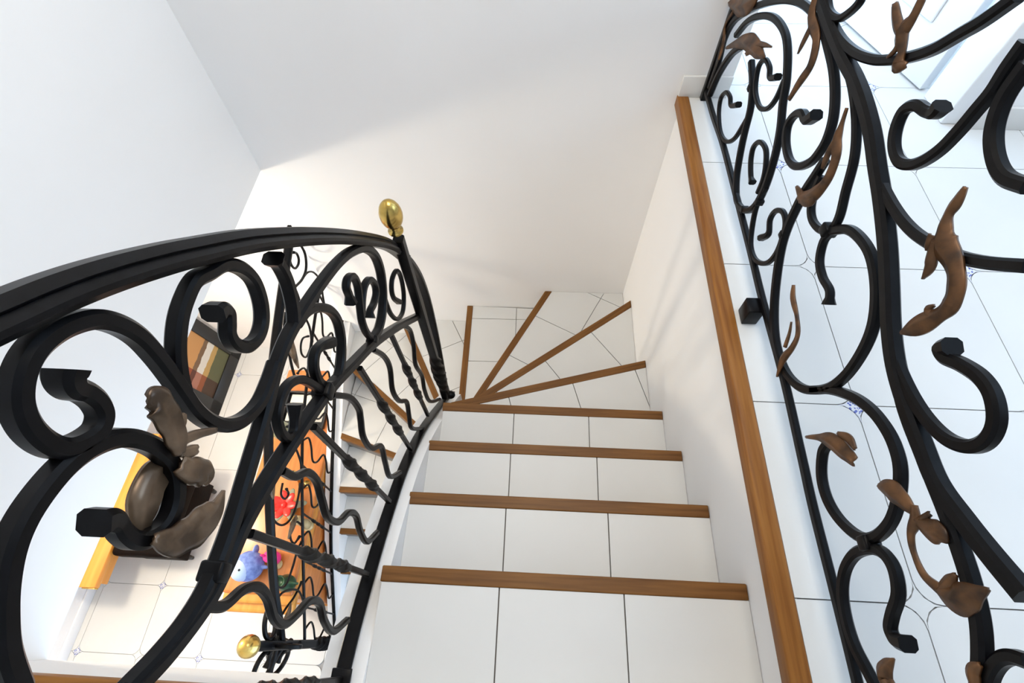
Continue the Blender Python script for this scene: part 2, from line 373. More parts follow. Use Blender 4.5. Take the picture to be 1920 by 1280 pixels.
# curved strings: inner one carries the inner railing
def px_plane(L, axis, val, n=6): return catmull([on(x, y, axis, val) for x, y in L], n)
INNER = px_plane([(632, 1295), (640, 1270), (668, 1160), (700, 1050), (728, 960), (760, 870), (795, 800), (835, 747), (847, 735)], 0, XIL)
LOWER = catmull([(XLL, 1.675, -1.70), (XLL, 1.35, -1.80), (XLL, 1.07, -1.955), (XLL, .70, -2.175), (XLL, .352, -2.405), (XLL, .10, -2.62), (XLL, -.13, -2.826), (XLL, -.188, -2.876)], 6)
def string(name, curve, x0, x1, depth, zmin=None):
    v, f = [], []
    for p in curve:
        zt = p.z - .022; zb = zt - depth if zmin is None else zmin
        v += [(x0, p.y, zb), (x1, p.y, zb), (x1, p.y, zt), (x0, p.y, zt)]
    n = len(curve)
    for i in range(n - 1):
        for k in range(4): f.append((4 * i + k, 4 * i + (k + 1) % 4, 4 * i + 4 + (k + 1) % 4, 4 * i + 4 + k))
    f += [(0, 1, 2, 3), tuple(4 * (n - 1) + k for k in range(4))]
    return tomesh(name, v, f)
child(link('stringer', string('stringer', [p for p in INNER], -.10, -.0005, .36), 'plaster'), stair)
child(link('stringer', string('stringer', LOWER, -1.0, -SW, .4, ZF), 'plaster'), stair)
# round core at the pivot of the winders
child(link('core', prism('core', [(-.05 + .052 * math.cos(a * math.pi / 8), .80 + .06 * math.sin(a * math.pi / 8)) for a in range(16)], ZF, -1.19), 'plaster'), stair)
child(link('core', boxm('core', (-.1, -.06, ZF), (-.001, .82, -1.3)), 'plaster'), stair)

# ================================================================== wrought iron
def flare(e0=False, e1=True, k=1.5):
    def s(t):
        a = 1
        if e1 and t > .90: a = 1 + (k - 1) * (t - .90) / .10
        if e0 and t < .10: a = 1 + (k - 1) * (.10 - t) / .10
        return (a, 1 + (a - 1) * .6)
    return s
def bar(root, name, L, val, wa=.018, wb=.018, e0=False, e1=False, n=6, m='iron', dx=0.0, k=1.6):
    pts = px_plane(L, 0, val, n)
    if dx: pts = [p + Vector((dx, 0, 0)) for p in pts]
    me = sweep(name, pts, (1, 0, 0), wa, wb, .22, flare(e0, e1, k) if (e0 or e1) else None)
    return child(link(name, me, m), root)
def baluster_twist(root, a, b, w=.014, m='iron', turns=3.0):
    pts = [a.lerp(b, i / 60) for i in range(61)]
    def sc(t):
        u = (t - .30) / .45
        if 0 < u < 1:
            q = 1 + .65 * abs(math.sin(u * math.pi * turns)) + .15; return (q, q)
        return (1, 1)
    def tw(t): u = min(max((t - .30) / .45, 0), 1); return u * math.pi * turns
    return child(link('twisted_baluster', sweep('twisted_baluster', pts, (1, 0, 0), w, w, .15, sc, tw), m), root)
def leaf(root, L, W, val, m='bronze', dx=.012, cup=.5, name='leaf', th=.004, n=6, parent=None):
    """bronze leaf: centreline sightings L and half widths W (metres) on the railing plane"""
    c = catmull([on(x, y, 0, val + dx) for x, y in L], n)
    ws = catmull([(q, 0, 0) for q in W], n); N = len(c); v, f = [], []
    for i, p in enumerate(c):
        t = (c[min(i + 1, N - 1)] - c[max(i - 1, 0)]).normalized(); B = Vector((1, 0, 0)).cross(t).normalized(); wd = max(ws[i].x, .0012)
        wd *= 1 + .04 * math.sin(i * .9)
        for lay in (1, -1):
            for u in (-1, -.5, 0, .5, 1):
                off = wd * cup * (1 - u * u) + (.16 * wd if abs(u) == .5 else -.12 * wd if u == 0 else 0) + lay * th / 2
                v.append(p + B * (u * wd) + Vector((off, 0, 0)))
    for i in range(N - 1):
        for k in range(4):
            f.append((i * 10 + k, i * 10 + k + 1, i * 10 + 10 + k + 1, i * 10 + 10 + k)); f.append((i * 10 + 5 + k, i * 10 + 15 + k, i * 10 + 16 + k, i * 10 + 6 + k))
        f.append((i * 10, i * 10 + 10, i * 10 + 15, i * 10 + 5)); f.append((i * 10 + 4, i * 10 + 9, i * 10 + 19, i * 10 + 14))
    f.append((0, 1, 2, 3, 4, 9, 8, 7, 6, 5)); e = (N - 1) * 10; f.append(tuple(e + q for q in (0, 5, 6, 7, 8, 9, 4, 3, 2, 1)))
    return child(link(name, tomesh(name, v, f, True), m), root)
def collar(root, p, s=.03, m='iron', d=(0, 0, 1)):
    me = boxm('collar', (-s * .6, -s / 2, -s / 2), (s * .6, s / 2, s / 2), s * .15)
    o = link('collar', me, m); o.location = p; return child(o, root)
def ball_finial(root, p, rx, rz, col_h=.035, parent=None):
    o = child(link('ball_finial', ellipsoid('ball_finial', (rx, rx, rz)), 'gold'), root); o.location = p
    q = child(link('finial_collar', lathe('finial_collar', [(.017, -.5 * col_h), (.021, -.3 * col_h), (.021, -.1 * col_h), (.013, .1 * col_h), (.017, .35 * col_h), (.012, .5 * col_h)], 18), 'gold'), root)
    q.location = (p[0], p[1], p[2] - rz - col_h * .2); return o

# ---- landing railing (right) -------------------------------------------------
lr = tag(empty('landing_railing', (XRL, .6, 0)), 'black wrought iron scroll railing with bronze leaves along the upper landing edge', 'railing')
X = XRL
bar(lr, 'bottom_rail', [(1319, 152), (1337, 216), (1356, 272), (1382, 372), (1408, 473), (1430, 563), (1469, 705), (1504, 858), (1525, 952), (1568, 1120), (1607, 1276), (1640, 1420)], X, .016, .020)
hp = [Vector((X, y, .97)) for y in (-.9, -.3, .3, .9, 1.4, 1.665)]
child(link('handrail', sweep('handrail', catmull(hp, 4), (1, 0, 0), .045, .028, .35), 'iron'), lr)
SC = [
 # stem, arch and loop nearest the far wall
 ('scroll', [(1331, 178), (1349, 137), (1371, 103), (1390, 87)], .020, 0, 0),
 ('scroll', [(1381, 66), (1402, 41), (1427, 30), (1452, 34), (1471, 59), (1477, 94), (1475, 150), (1468, 194), (1463, 244), (1452, 297), (1434, 353), (1415, 387), (1396, 394), (1382, 375), (1381, 337), (1387, 294), (1396, 250), (1408, 200), (1411, 156), (1409, 115)], .018, 0, 0),
 ('scroll', [(1405, 215), (1393, 236), (1377, 260), (1362, 265), (1351, 247), (1348, 212), (1352, 184), (1362, 173), (1369, 182), (1371, 198), (1385, 196)], .013, 0, 1),
 ('scroll', [(1471, 150), (1456, 184), (1440, 203), (1425, 201), (1417, 175), (1418, 147), (1424, 122), (1435, 112), (1443, 126), (1444, 146), (1459, 144)], .013, 0, 1),
 ('scroll', [(1421, 362), (1431, 337), (1436, 310), (1436, 280), (1425, 266), (1413, 276), (1408, 300), (1408, 330), (1411, 342)], .013, 0, 1),
 # second arch
 ('scroll', [(1331, 165), (1348, 115), (1359, 72), (1378, 38), (1409, 17), (1440, 5), (1471, 0), (1499, 4), (1521, 19), (1540, 44), (1553, 87), (1563, 131), (1566, 175), (1563, 219), (1553, 256), (1540, 281), (1521, 303), (1496, 312), (1481, 300), (1474, 269), (1477, 237), (1490, 216), (1505, 212), (1514, 225), (1531, 215)], .018, 0, 1),
 # tall bar that splits downwards
 ('scroll', [(1532, -40), (1548, 20), (1579, 100), (1604, 148), (1621, 192), (1636, 250), (1645, 312), (1655, 375), (1664, 458), (1668, 536), (1671, 614), (1680, 684), (1699, 751), (1728, 829), (1759, 905), (1810, 977), (1861, 1042), (1925, 1118)], .027, 0, 0),
 ('scroll', [(1680, 690), (1700, 770), (1735, 860), (1775, 957), (1802, 1030), (1822, 1093), (1838, 1163), (1842, 1229), (1838, 1290)], .022, 0, 0),
 ('scroll', [(1556, 50), (1585, 118), (1600, 170), (1606, 234), (1602, 297), (1586, 359), (1574, 407), (1559, 430), (1540, 431), (1525, 415), (1521, 391), (1527, 362), (1540, 330)], .016, 0, 0),
 ('scroll', [(1548, 300), (1532, 325), (1512, 355), (1496, 385), (1478, 424), (1466, 462), (1457, 516), (1452, 575), (1454, 633), (1466, 680), (1485, 712), (1512, 730), (1551, 728), (1582, 708), (1610, 672), (1633, 626), (1643, 579), (1643, 524), (1633, 477), (1613, 446), (1590, 430), (1562, 432)], .019, 0, 0),
 ('scroll', [(1562, 432), (1545, 452), (1537, 489), (1543, 520), (1556, 545), (1554, 571)], .016, 0, 1),
 ('scroll', [(1437, 352), (1420, 383), (1411, 422), (1408, 462), (1418, 488), (1438, 493), (1457, 473), (1471, 434), (1473, 411), (1467, 396), (1454, 396), (1444, 412), (1441, 438), (1427, 446)], .013, 0, 1),
 ('scroll', [(1525, 731), (1560, 731), (1600, 744), (1634, 768), (1662, 803), (1680, 840), (1689, 882), (1685, 936), (1670, 979), (1642, 1006), (1611, 1005), (1576, 975), (1552, 936), (1541, 893), (1543, 850), (1552, 832)], .019, 0, 0),
 ('scroll', [(1650, 1300), (1627, 1257), (1603, 1210), (1588, 1163), (1580, 1112), (1585, 1069), (1603, 1039), (1630, 1029), (1656, 1036), (1677, 1065), (1685, 1112), (1674, 1151), (1670, 1178), (1681, 1199), (1703, 1207)], .019, 0, 1),
 # right-hand scrolls
 ('scroll', [(1676, 660), (1690, 700), (1715, 750), (1746, 794), (1781, 825), (1820, 837), (1852, 825), (1869, 790), (1863, 743), (1840, 708), (1805, 684), (1774, 670), (1766, 655), (1786, 649)], .020, 0, 1),
 ('scroll', [(1650, 340), (1676, 388), (1703, 424), (1735, 450), (1790, 478), (1848, 492), (1930, 499)], .018, 0, 0),
 ('scroll', [(1553, 30), (1579, 75), (1607, 100), (1641, 112), (1672, 112), (1710, 106), (1754, 91), (1804, 62), (1847, 37), (1910, -8)], .018, 0, 0),
 ('scroll', [(1551, -15), (1556, 20), (1572, 34), (1591, 25), (1612, 4), (1620, -20)], .015, 0, 0),
 ('scroll', [(1768, 198), (1754, 211), (1738, 208), (1719, 197), (1697, 206), (1682, 237), (1677, 272), (1685, 300), (1704, 309), (1729, 303), (1763, 281), (1797, 247), (1832, 206), (1863, 169), (1891, 125), (1925, 78)], .018, 1, 0),
 ('scroll', [(1930, 118), (1891, 172), (1871, 216), (1863, 259), (1869, 303), (1888, 334), (1930, 350)], .020, 0, 0),
 ('scroll', [(1930, 1240), (1900, 1231), (1878, 1237), (1862, 1258), (1852, 1290)], .018, 0, 0),
]
for nm, L, wd, e0, e1 in SC: bar(lr, nm, L, X, wd * 1.0, wd, e0, e1)
for px in ((1555, 431), (1630, 1018), (1409, 165), (1470, 440), (1424, 378), (1396, 393)): collar(lr, on(*px, 0, X), .026 if px[0] > 1480 else .018)
for px in ((1410, 575),):
    p = on(1428, 575, 0, X)
    q = link('fixing_lug', boxm('fixing_lug', (.932, p.y - .024, .001), (X + .002, p.y + .024, .062), .003), 'iron'); child(q, lr)
for y in (-.6, 1.655): child(link('post', boxm('post', (X - .011, y - .011, 0), (X + .011, y + .011, .97), .002), 'iron'), lr)
# bronze leaves
LV = [
 ([(1362, 90), (1380, 82), (1398, 78), (1412, 84), (1424, 98), (1434, 108)], [.004, .012, .022, .026, .018, .003]),
 ([(1400, 100), (1415, 88), (1430, 84), (1447, 88)], [.008, .012, .008, .002]),
 ([(1364, 2), (1380, 12), (1394, 14), (1410, 6), (1424, -12)], [.004, .018, .026, .020, .006]),
 ([(1376, 20), (1360, 48), (1357, 80), (1348, 112)], [.006, .004, .008, .005]),
 ([(1532, -12), (1522, 34), (1531, 72), (1522, 119), (1498, 156), (1480, 186)], [.010, .014, .013, .012, .011, .006]),
 ([(1522, 48), (1507, 78), (1496, 101)], [.007, .007, .001]),
 ([(1588, 202), (1579, 231), (1570, 262), (1567, 297), (1551, 337), (1527, 364), (1500, 371)], [.003, .006, .014, .014, .013, .016, .012]),
 ([(1568, 262), (1552, 290), (1542, 316)], [.008, .009, .004]),
 ([(1494, 350), (1506, 372), (1522, 376), (1532, 362)], [.004, .013, .012, .003]),
 ([(1731, -6), (1711, 34), (1692, 62), (1692, 94), (1684, 122), (1700, 122)], [.008, .010, .016, .009, .013, .004]),
 ([(1678, 8), (1682, 38), (1690, 66)], [.006, .010, .008]),
 ([(1690, 70), (1680, 92), (1664, 108)], [.008, .005, .002]),
 ([(1811, 350), (1795, 378), (1779, 402), (1772, 432), (1772, 458), (1788, 490), (1794, 528), (1785, 567), (1762, 590), (1723, 610), (1690, 624)], [.003, .009, .008, .014, .022, .016, .015, .015, .012, .017, .003]),
 ([(1758, 448), (1748, 478), (1744, 500), (1730, 523)], [.012, .010, .010, .001]),
 ([(1750, 440), (1742, 458), (1738, 470)], [.008, .007, .002]),
 ([(1770, 588), (1748, 592), (1740, 580), (1752, 572)], [.006, .008, .006, .002]),
 ([(1488, 534), (1487, 560), (1494, 592), (1496, 626), (1485, 652), (1468, 674), (1457, 706)], [.004, .009, .006, .007, .008, .011, .002]),
 ([(1484, 603), (1480, 625), (1472, 650)], [.001, .004, .006]),
 ([(1512, 819), (1538, 820), (1562, 828), (1588, 850), (1604, 866)], [.003, .008, .018, .016, .010]),
 ([(1572, 812), (1592, 822), (1604, 842)], [.004, .009, .004]),
 ([(1648, 911), (1668, 916), (1690, 934), (1712, 958)], [.004, .017, .016, .007]),
 ([(1714, 946), (1716, 975), (1708, 1000), (1713, 1034), (1732, 1077), (1763, 1105)], [.006, .010, .007, .005, .006, .008]),
 ([(1716, 972), (1745, 992), (1765, 1002), (1778, 1018)], [.005, .017, .015, .002]),
 ([(1728, 975), (1744, 962)], [.006, .004]),
 ([(1760, 1104), (1790, 1122), (1812, 1120), (1832, 1112), (1854, 1104)], [.007, .020, .021, .012, .002]),
 ([(1764, 1106), (1780, 1092), (1792, 1076)], [.006, .010, .003]),
 ([(1680, 1300), (1660, 1272), (1663, 1250), (1676, 1234)], [.010, .018, .013, .001]),
 ([(1838, 1245), (1825, 1258), (1828, 1285)], [.003, .010, .008]),
]
for L, W in LV: leaf(lr, L, W, X, 'bronze', -.012, -.45)

# ---- inner stair railing (left) ---------------------------------------------
ir = tag(empty('stair_railing', (XIL, .3, -.3)), 'black wrought iron railing with large scrolls and a brass ball, along the upper flight', 'railing')
X = XIL
HR = [on(x, y, 0, X) for x, y in ((-140, 668), (0, 606), (90, 566), (180, 532), (270, 504), (360, 481), (480, 457), (600, 448), (680, 452), (730, 463), (762, 487))]
HRP = catmull(HR, 8)
child(link('handrail', sweep('handrail', HRP, (1, 0, 0), .040, .020, .36), 'iron'), ir)
child(link('handrail_cap', sweep('handrail_cap', [p + Vector((0, .006, .012)) for p in HRP], (1, 0, 0), .031, .017, .49), 'iron'), ir)
child(link('handrail_drop', sweep('handrail_drop', px_plane([(752, 476), (768, 492), (785, 520), (800, 562), (814, 620), (824, 670), (832, 715), (838, 738)], 0, X), (1, 0, 0), .030, .022, .25), 'iron'), ir)
bar(ir, 'bottom_rail', [(632, 1295), (640, 1270), (668, 1160), (700, 1050), (728, 960), (760, 870), (795, 800), (835, 747), (847, 735)], X, .034, .010)
bar(ir, 'mid_rail', [(782, 593), (745, 612), (700, 643), (660, 683), (617, 728), (580, 778), (545, 830), (509, 886), (454, 981), (419, 1058), (380, 1131), (310, 1222), (240, 1295)], X, .026, .022)
IS = [
 ([(123, 692), (121, 712), (132, 727), (155, 735), (176, 752), (187, 777), (178, 806), (149, 829), (115, 840), (79, 829), (47, 799), (30, 756), (34, 705), (54, 662), (86, 630), (126, 608), (172, 598), (216, 607), (255, 630), (287, 664), (313, 698), (338, 734), (363, 768), (392, 790), (424, 797), (456, 785), (484, 755), (502, 715), (514, 680)], .020, 1, 0),
 ([(398, 588), (410, 580), (424, 586), (426, 606), (427, 628), (440, 646), (462, 649), (481, 632), (490, 601), (487, 563), (473, 525), (449, 502), (418, 496), (390, 511), (363, 526), (345, 560), (333, 601), (329, 652), (333, 700), (342, 738)], .019, 1, 0),
 ([(176, 980), (196, 974), (214, 980), (226, 998), (246, 1012), (273, 1010), (302, 989), (320, 957), (327, 917), (320, 874), (298, 846), (266, 828), (230, 820), (194, 826), (154, 845), (115, 876), (75, 922), (40, 974), (16, 1030), (3, 1095), (0, 1161), (6, 1226), (30, 1295)], .020, 1, 0),
 ([(168, 838), (195, 822), (235, 819)], .018, 0, 0),
 # tall arch: from the lower left along the mid rail, over the top and into a hook
 ([(235, 1295), (300, 1226), (352, 1160), (392, 1090), (432, 985), (462, 885), (493, 780), (514, 695), (534, 640), (554, 603), (577, 566), (604, 527), (631, 494), (656, 473), (682, 465), (701, 477), (712, 504), (717, 540), (717, 580), (710, 615), (698, 636)], .021, 0, 0),
 ([(698, 636), (686, 622), (678, 600), (674, 566), (670, 535), (662, 518), (652, 522), (649, 538), (654, 553), (658, 568)], .016, 0, 1),
 ([(678, 592), (679, 560), (683, 536), (692, 524), (702, 532), (705, 550), (700, 570), (694, 582), (693, 596)], .016, 0, 1),
 ([(512, 484), (524, 500), (535, 522), (543, 548), (549, 580), (551, 610)], .020, 1, 0),
 ([(556, 608), (572, 586), (593, 576), (617, 581), (632, 601), (639, 635), (639, 676), (632, 708), (615, 724), (598, 716), (588, 690), (590, 662), (602, 648), (618, 641)], .018, 0, 1),
 ([(606, 736), (588, 722), (564, 711), (541, 720), (525, 747), (519, 782), (526, 810), (539, 821), (550, 810), (553, 785), (553, 757)], .016, 0, 1),
 ([(717, 545), (724, 568), (733, 589), (745, 598), (755, 584), (757, 553), (752, 521), (744, 507), (736, 520), (734, 541), (738, 558), (748, 566)], .012, 0, 1),
]
for L, wd, e0, e1 in IS: bar(ir, 'scroll', L, X, wd * 1.05, wd * .92, e0, e1)
WV = [
 [(752, 609), (768, 618), (775, 645), (779, 683), (791, 704), (796, 731), (806, 752), (824, 748)],
 [(700, 655), (720, 668), (731, 690), (736, 731), (748, 751), (762, 753), (767, 779), (772, 802), (792, 803)],
 [(622, 740), (655, 745), (672, 765), (676, 785), (681, 819), (696, 840), (714, 836), (722, 866), (731, 893), (750, 885)],
 [(528, 882), (552, 893), (575, 885), (593, 901), (603, 936), (614, 969), (634, 978), (653, 961), (667, 966), (675, 995), (688, 1015), (707, 998)],
 [(385, 1137), (419, 1135), (454, 1106), (482, 1100), (501, 1120), (513, 1157), (532, 1170), (556, 1151), (579, 1127), (598, 1130), (607, 1162), (624, 1183), (651, 1162)],
]
for i, L in enumerate(WV): bar(ir, 'wavy_baluster', L, X, .014, .013 if i < 3 else .014, n=7)
for a, b in (((731, 622), (802, 778)), ((674, 690), (770, 842)), ((588, 800), (730, 940)), ((468, 1000), (688, 1076)), ((330, 1316), (640, 1274))):
    baluster_twist(ir, on(*a, 0, X), on(*b, 0, X), .013)
collar(ir, on(606, 733, 0, X), .030); collar(ir, on(698, 638, 0, X), .022); collar(ir, on(402, 1072, 0, X), .026)
q = child(link('base_plate', boxm('base_plate', (-.022, -.02, -.005), (.022, .02, .005), .002), 'iron'), ir); q.location = on(640, 1272, 0, X) + Vector((0, 0, .004))
# newel post with twisted foot and brass ball
NX, NY = -.03, .80
def newel(root, x, y, z0, z1, w=.026, m='iron'):
    n = 80; pts = [Vector((x, y, z0 + (z1 - z0) * i / n)) for i in range(n + 1)]
    def sc(t):
        u = (t - .08) / .28
        if 0 < u < 1: q = 1.05 + .55 * math.sin(u * math.pi) * (.75 + .25 * abs(math.sin(u * math.pi * 4))); return (q, q)
        return (1.25, 1.25) if t <= .08 else (1, 1)
    def tw(t): u = min(max((t - .08) / .28, 0), 1); return u * math.pi * 2.5
    return child(link('newel_post', sweep('newel_post', pts, (1, 0, 0), w, w, .12, sc, tw), m), root)
ZB = on(845, 742, 1, NY).z
pt = on(742, 447, 1, NY)
newel(ir, NX, NY, ZB, pt.z, .030)
bf = on(723, 402, 1, NY)
ball_finial(ir, (NX, NY, bf.z), .031, .048, .03)
q = child(link('foot_knob', ellipsoid('foot_knob', (.024, .020, .018)), 'iron'), ir); q.location = (NX + .02, NY, ZB + .012)
# pale bronze leaves of the inner railing
LL = [
 ([(288, 1010), (320, 1014), (350, 1002), (380, 980), (404, 955), (419, 919)], [.006, .019, .024, .027, .018, .001], .016, .18),
 ([(262, 1000), (264, 960), (276, 915), (298, 880), (312, 866)], [.010, .022, .027, .020, .006], -.01, .4),
 ([(335, 868), (352, 880), (372, 884), (384, 892), (378, 908)], [.012, .017, .019, .017, .006], .012, .35),
 ([(274, 752), (290, 750), (306, 768), (322, 796), (332, 826), (336, 850)], [.008, .019, .020, .019, .016, .008], .015, .3),
 ([(336, 828), (352, 820), (376, 812), (404, 806)], [.010, .007, .006, .004], .012, .2),
 ([(338, 848), (354, 846), (368, 842)], [.006, .008, .007], .012, .2),
 ([(332, 808), (338, 790), (344, 775)], [.008, .010, .004], .012, .2),
]
for L, W, dx, cup in LL: leaf(ir, L, [q * .84 for q in W], X, 'pewter', dx, cup)

# ---- railing of the lower flight --------------------------------------------
lo = tag(empty('stair_railing', (XLL, .5, -2.4)), 'smaller black wrought iron railing of the lower flight, seen below beside the orange sideboard', 'railing')
X = XLL
HL = [on(x, y, 0, X) for x, y in ((547, 424), (527, 560), (512, 680), (504, 780), (505, 936), (513, 1092), (524, 1170))] + [Vector((X, -.235, -1.99))]
HLP = catmull(HL, 8)
child(link('handrail', sweep('handrail', HLP, (1, 0, 0), .046, .030, .3), 'iron'), lo)
ML = [on(x, y, 0, X) for x, y in ((606, 515), (599, 546), (591, 593), (583, 650), (575, 720), (567, 819), (567, 975), (571, 1170))] + [Vector((X, -.235, -2.33))]
MLP = catmull(ML, 8)
child(link('mid_rail', sweep('mid_rail', MLP, (1, 0, 0), .016, .016), 'iron'), lo)
child(link('bottom_rail', sweep('bottom_rail', LOWER, (1, 0, 0), .022, .012), 'iron'), lo)
def zat(P, y):
    for a, b in zip(P, P[1:]):
        if min(a.y, b.y) <= y <= max(a.y, b.y) and abs(a.y - b.y) > 1e-6: return a.z + (b.z - a.z) * (y - a.y) / (b.y - a.y)
    return P[0].z if abs(P[0].y - y) < abs(P[-1].y - y) else P[-1].z
y = 1.60; i = 0
while y > -.2:
    a = Vector((X, y, zat(MLP, y))); b = Vector((X, y - .02, zat(LOWER, y - .02)))
    if i % 2 == 0: baluster_twist(lo, a, b, .010)
    else:
        P = []
        for k in range(9):
            t = k / 8; p = a.lerp(b, t); p.y += (0, .045, .015, -.045, -.03, .04, .02, -.03, 0)[k]; P.append(p)
        child(link('wavy_baluster', sweep('wavy_baluster', catmull(P, 5), (1, 0, 0), .011, .011), 'iron'), lo)
    y -= .118; i += 1
for L, wd in [
  ([(545, 462), (543, 482), (546, 496), (553, 503), (559, 496), (560, 485), (556, 475), (550, 473)], .012),
  ([(553, 445), (563, 458), (571, 473), (574, 490), (573, 508), (566, 524), (555, 536), (545, 545)], .013),
  ([(566, 524), (575, 512), (583, 509), (591, 513), (599, 524), (604, 545), (607, 570)], .011),
  ([(548, 530), (558, 552), (570, 590), (580, 612), (585, 640)], .011),
  ([(586, 640), (575, 668), (566, 664), (564, 648), (568, 634), (578, 630)], .010),
  ([(536, 585), (533, 620), (540, 652), (548, 690), (556, 716)], .013),
  ([(578, 720), (576, 700), (570, 690), (562, 694), (558, 700)], .010),
  ([(506, 775), (520, 768), (533, 760), (545, 770), (548, 790), (538, 800)], .010),
  ([(508, 870), (518, 845), (534, 832), (552, 838), (562, 860), (566, 880)], .011),
  ([(508, 960), (516, 978), (530, 984), (545, 972), (556, 945), (564, 905)], .011),
  ([(530, 905), (527, 926), (534, 935), (541, 926), (537, 916)], .010),
  ([(566, 985), (556, 978), (545, 990), (545, 1010), (552, 1018), (562, 1005)], .011),
  ([(512, 1080), (522, 1100), (536, 1096), (548, 1065), (558, 1030), (566, 1015)], .011),
  ([(516, 1130), (528, 1112), (545, 1105), (560, 1108), (569, 1125)], .011),
  ([(524, 1160), (536, 1140), (552, 1118), (566, 1090)], .011)]:
    bar(lo, 'scroll', L, X, wd, wd, 0, 1)
for L, W in [([(549, 622), (545, 645), (552, 668), (560, 690)], [.005, .03, .025, .004]), ([(512, 935), (510, 905), (518, 880), (530, 868)], [.008, .03, .025, .004]), ([(540, 1010), (548, 985), (556, 965)], [.006, .028, .004]), ([(545, 1130), (540, 1150), (530, 1165)], [.005, .022, .004])]:
    leaf(lo, L, W, X, 'pewter', .02, .3)
NZ = on(467, 1216, 1, -.245)
newel(lo, X, -.245, ZF, -1.68, .046)
ball_finial(lo, (X, -.245, on(465, 1217, 0, X).z), .052, .055, .04)
# volutes round the lower newel
def volute(root, cx, cy, cz, ang, r, flip=1):
    P = []
    for k in range(15):
        a = k / 14 * math.pi * 2.6; rr = r * (1 - .62 * k / 14)
        u = r * .75 + rr * -math.cos(a); v_ = rr * math.sin(a) * flip
        P.append(Vector((cx + math.cos(ang) * u, cy + math.sin(ang) * u, cz + v_)))
    child(link('volute', sweep('volute', catmull(P, 4), (-math.sin(ang), math.cos(ang), 0), .022, .019, .22, flare(0, 1)), 'iron'), root)
for ang, z, r, fl in ((math.pi, -1.86, .095, 1), (math.pi * .55, -1.84, .13, -1), (-math.pi * .55, -1.86, .12, -1), (math.pi * .9, -2.10, .09, -1), (-math.pi * .85, -2.20, .10, 1), (-math.pi * .6, -2.1, .10, 1), (0, -1.9, .09, -1)):
    volute(lo, X, -.245, z, ang, r, fl)

# ================================================================== lower hall furniture
ZT = -2.10
sb = tag(empty('sideboard', (-1.215, .72, ZF)), 'long orange wooden sideboard beside the lower flight of stairs', 'sideboard')
child(link('body', boxm('body', (-1.40, -.01, ZF + .06), (-1.02, 1.45, ZT - .045), .006), 'orange_wood'), sb)
child(link('top', boxm('top', (-1.435, .0, ZT - .045), (-1.003, 1.485, ZT), .016, 3), 'orange_wood'), sb)
child(link('moulding', boxm('moulding', (-1.43, -.05, ZT - .085), (-1.005, 1.475, ZT - .03), .018, 4), 'honey_wood'), sb)
child(link('moulding', boxm('moulding', (-1.42, -.098, ZT - .14), (-1.008, 1.47, ZT - .07), .02, 4), 'honey_wood'), sb)
child(link('plinth', boxm('plinth', (-1.41, -.02, ZF), (-1.015, 1.46, ZF + .06), .004), 'honey_wood'), sb)
for y0 in (.01, .49, .97):
    d_ = child(link('door', boxm('door', (-1.412, y0, ZF + .10), (-1.398, y0 + .45, ZT - .10), .005), 'orange_wood'), sb)
    k_ = link('knob', ellipsoid('knob', (.012, .012, .012), (-1.42, y0 + .40, -2.45), 12, 8), 'gold'); k_.parent = d_; k_.matrix_parent_inverse = d_.matrix_parent_inverse @ Matrix.Identity(4)
bpy.context.view_layer.update()
for d_ in sb.children:
    for k_ in d_.children: k_.matrix_parent_inverse = d_.matrix_world.inverted()

def at(px, py, z=ZT): return on(px, py, 2, z)
def thing(name, loc, label, cat, group=None): return tag(empty(name, loc), label, cat, group)
def put(root, name, me, m, loc=(0, 0, 0), rot=None):
    o = link(name, me, m, root, loc)
    if rot: o.rotation_euler = rot
    return o
# tray with cloth at the far end
p = Vector((-1.21, 1.16, ZT)); t = thing('tray', p, 'dark tray with a pale cloth at the far end of the sideboard', 'tray')
put(t, 'tray_base', boxm('tray_base', (-.15, -.13, 0), (.15, .13, .012), .004), 'black'); put(t, 'cloth', boxm('cloth', (-.13, -.085, .012), (.13, .115, .018), .003), 'linen')
for sx in (-1, 1): put(t, 'rim', boxm('rim', (sx * .15 - .006, -.13, .0), (sx * .15 + .006, .13, .035), .003), 'black')
for sy in (-1, 1): put(t, 'rim', boxm('rim', (-.15, sy * .13 - .006, .0), (.15, sy * .13 + .006, .035), .003), 'black')
# sage vase
p = at(537, 815); t = thing('vase', (p.x, p.y, ZT), 'sage green ceramic vase on the sideboard', 'vase')
put(t, 'vase_body', lathe('vase_body', [(.035, 0), (.05, .03), (.062, .08), (.055, .13), (.03, .17), (.022, .20), (.032, .22), (.026, .22), (.016, .19)]), 'sage')
# brass candlestick
p = at(572, 905); t = thing('candlestick', (p.x, p.y, ZT), 'slim brass candlestick on the sideboard', 'candlestick')
put(t, 'stem', lathe('stem', [(.04, 0), (.042, .012), (.016, .03), (.012, .07), (.022, .09), (.011, .11), (.010, .17), (.024, .185), (.026, .20), (.013, .205)]), 'gold')
put(t, 'candle', lathe('candle', [(.012, .2), (.012, .27), (.004, .275)], 14), 'ivory')
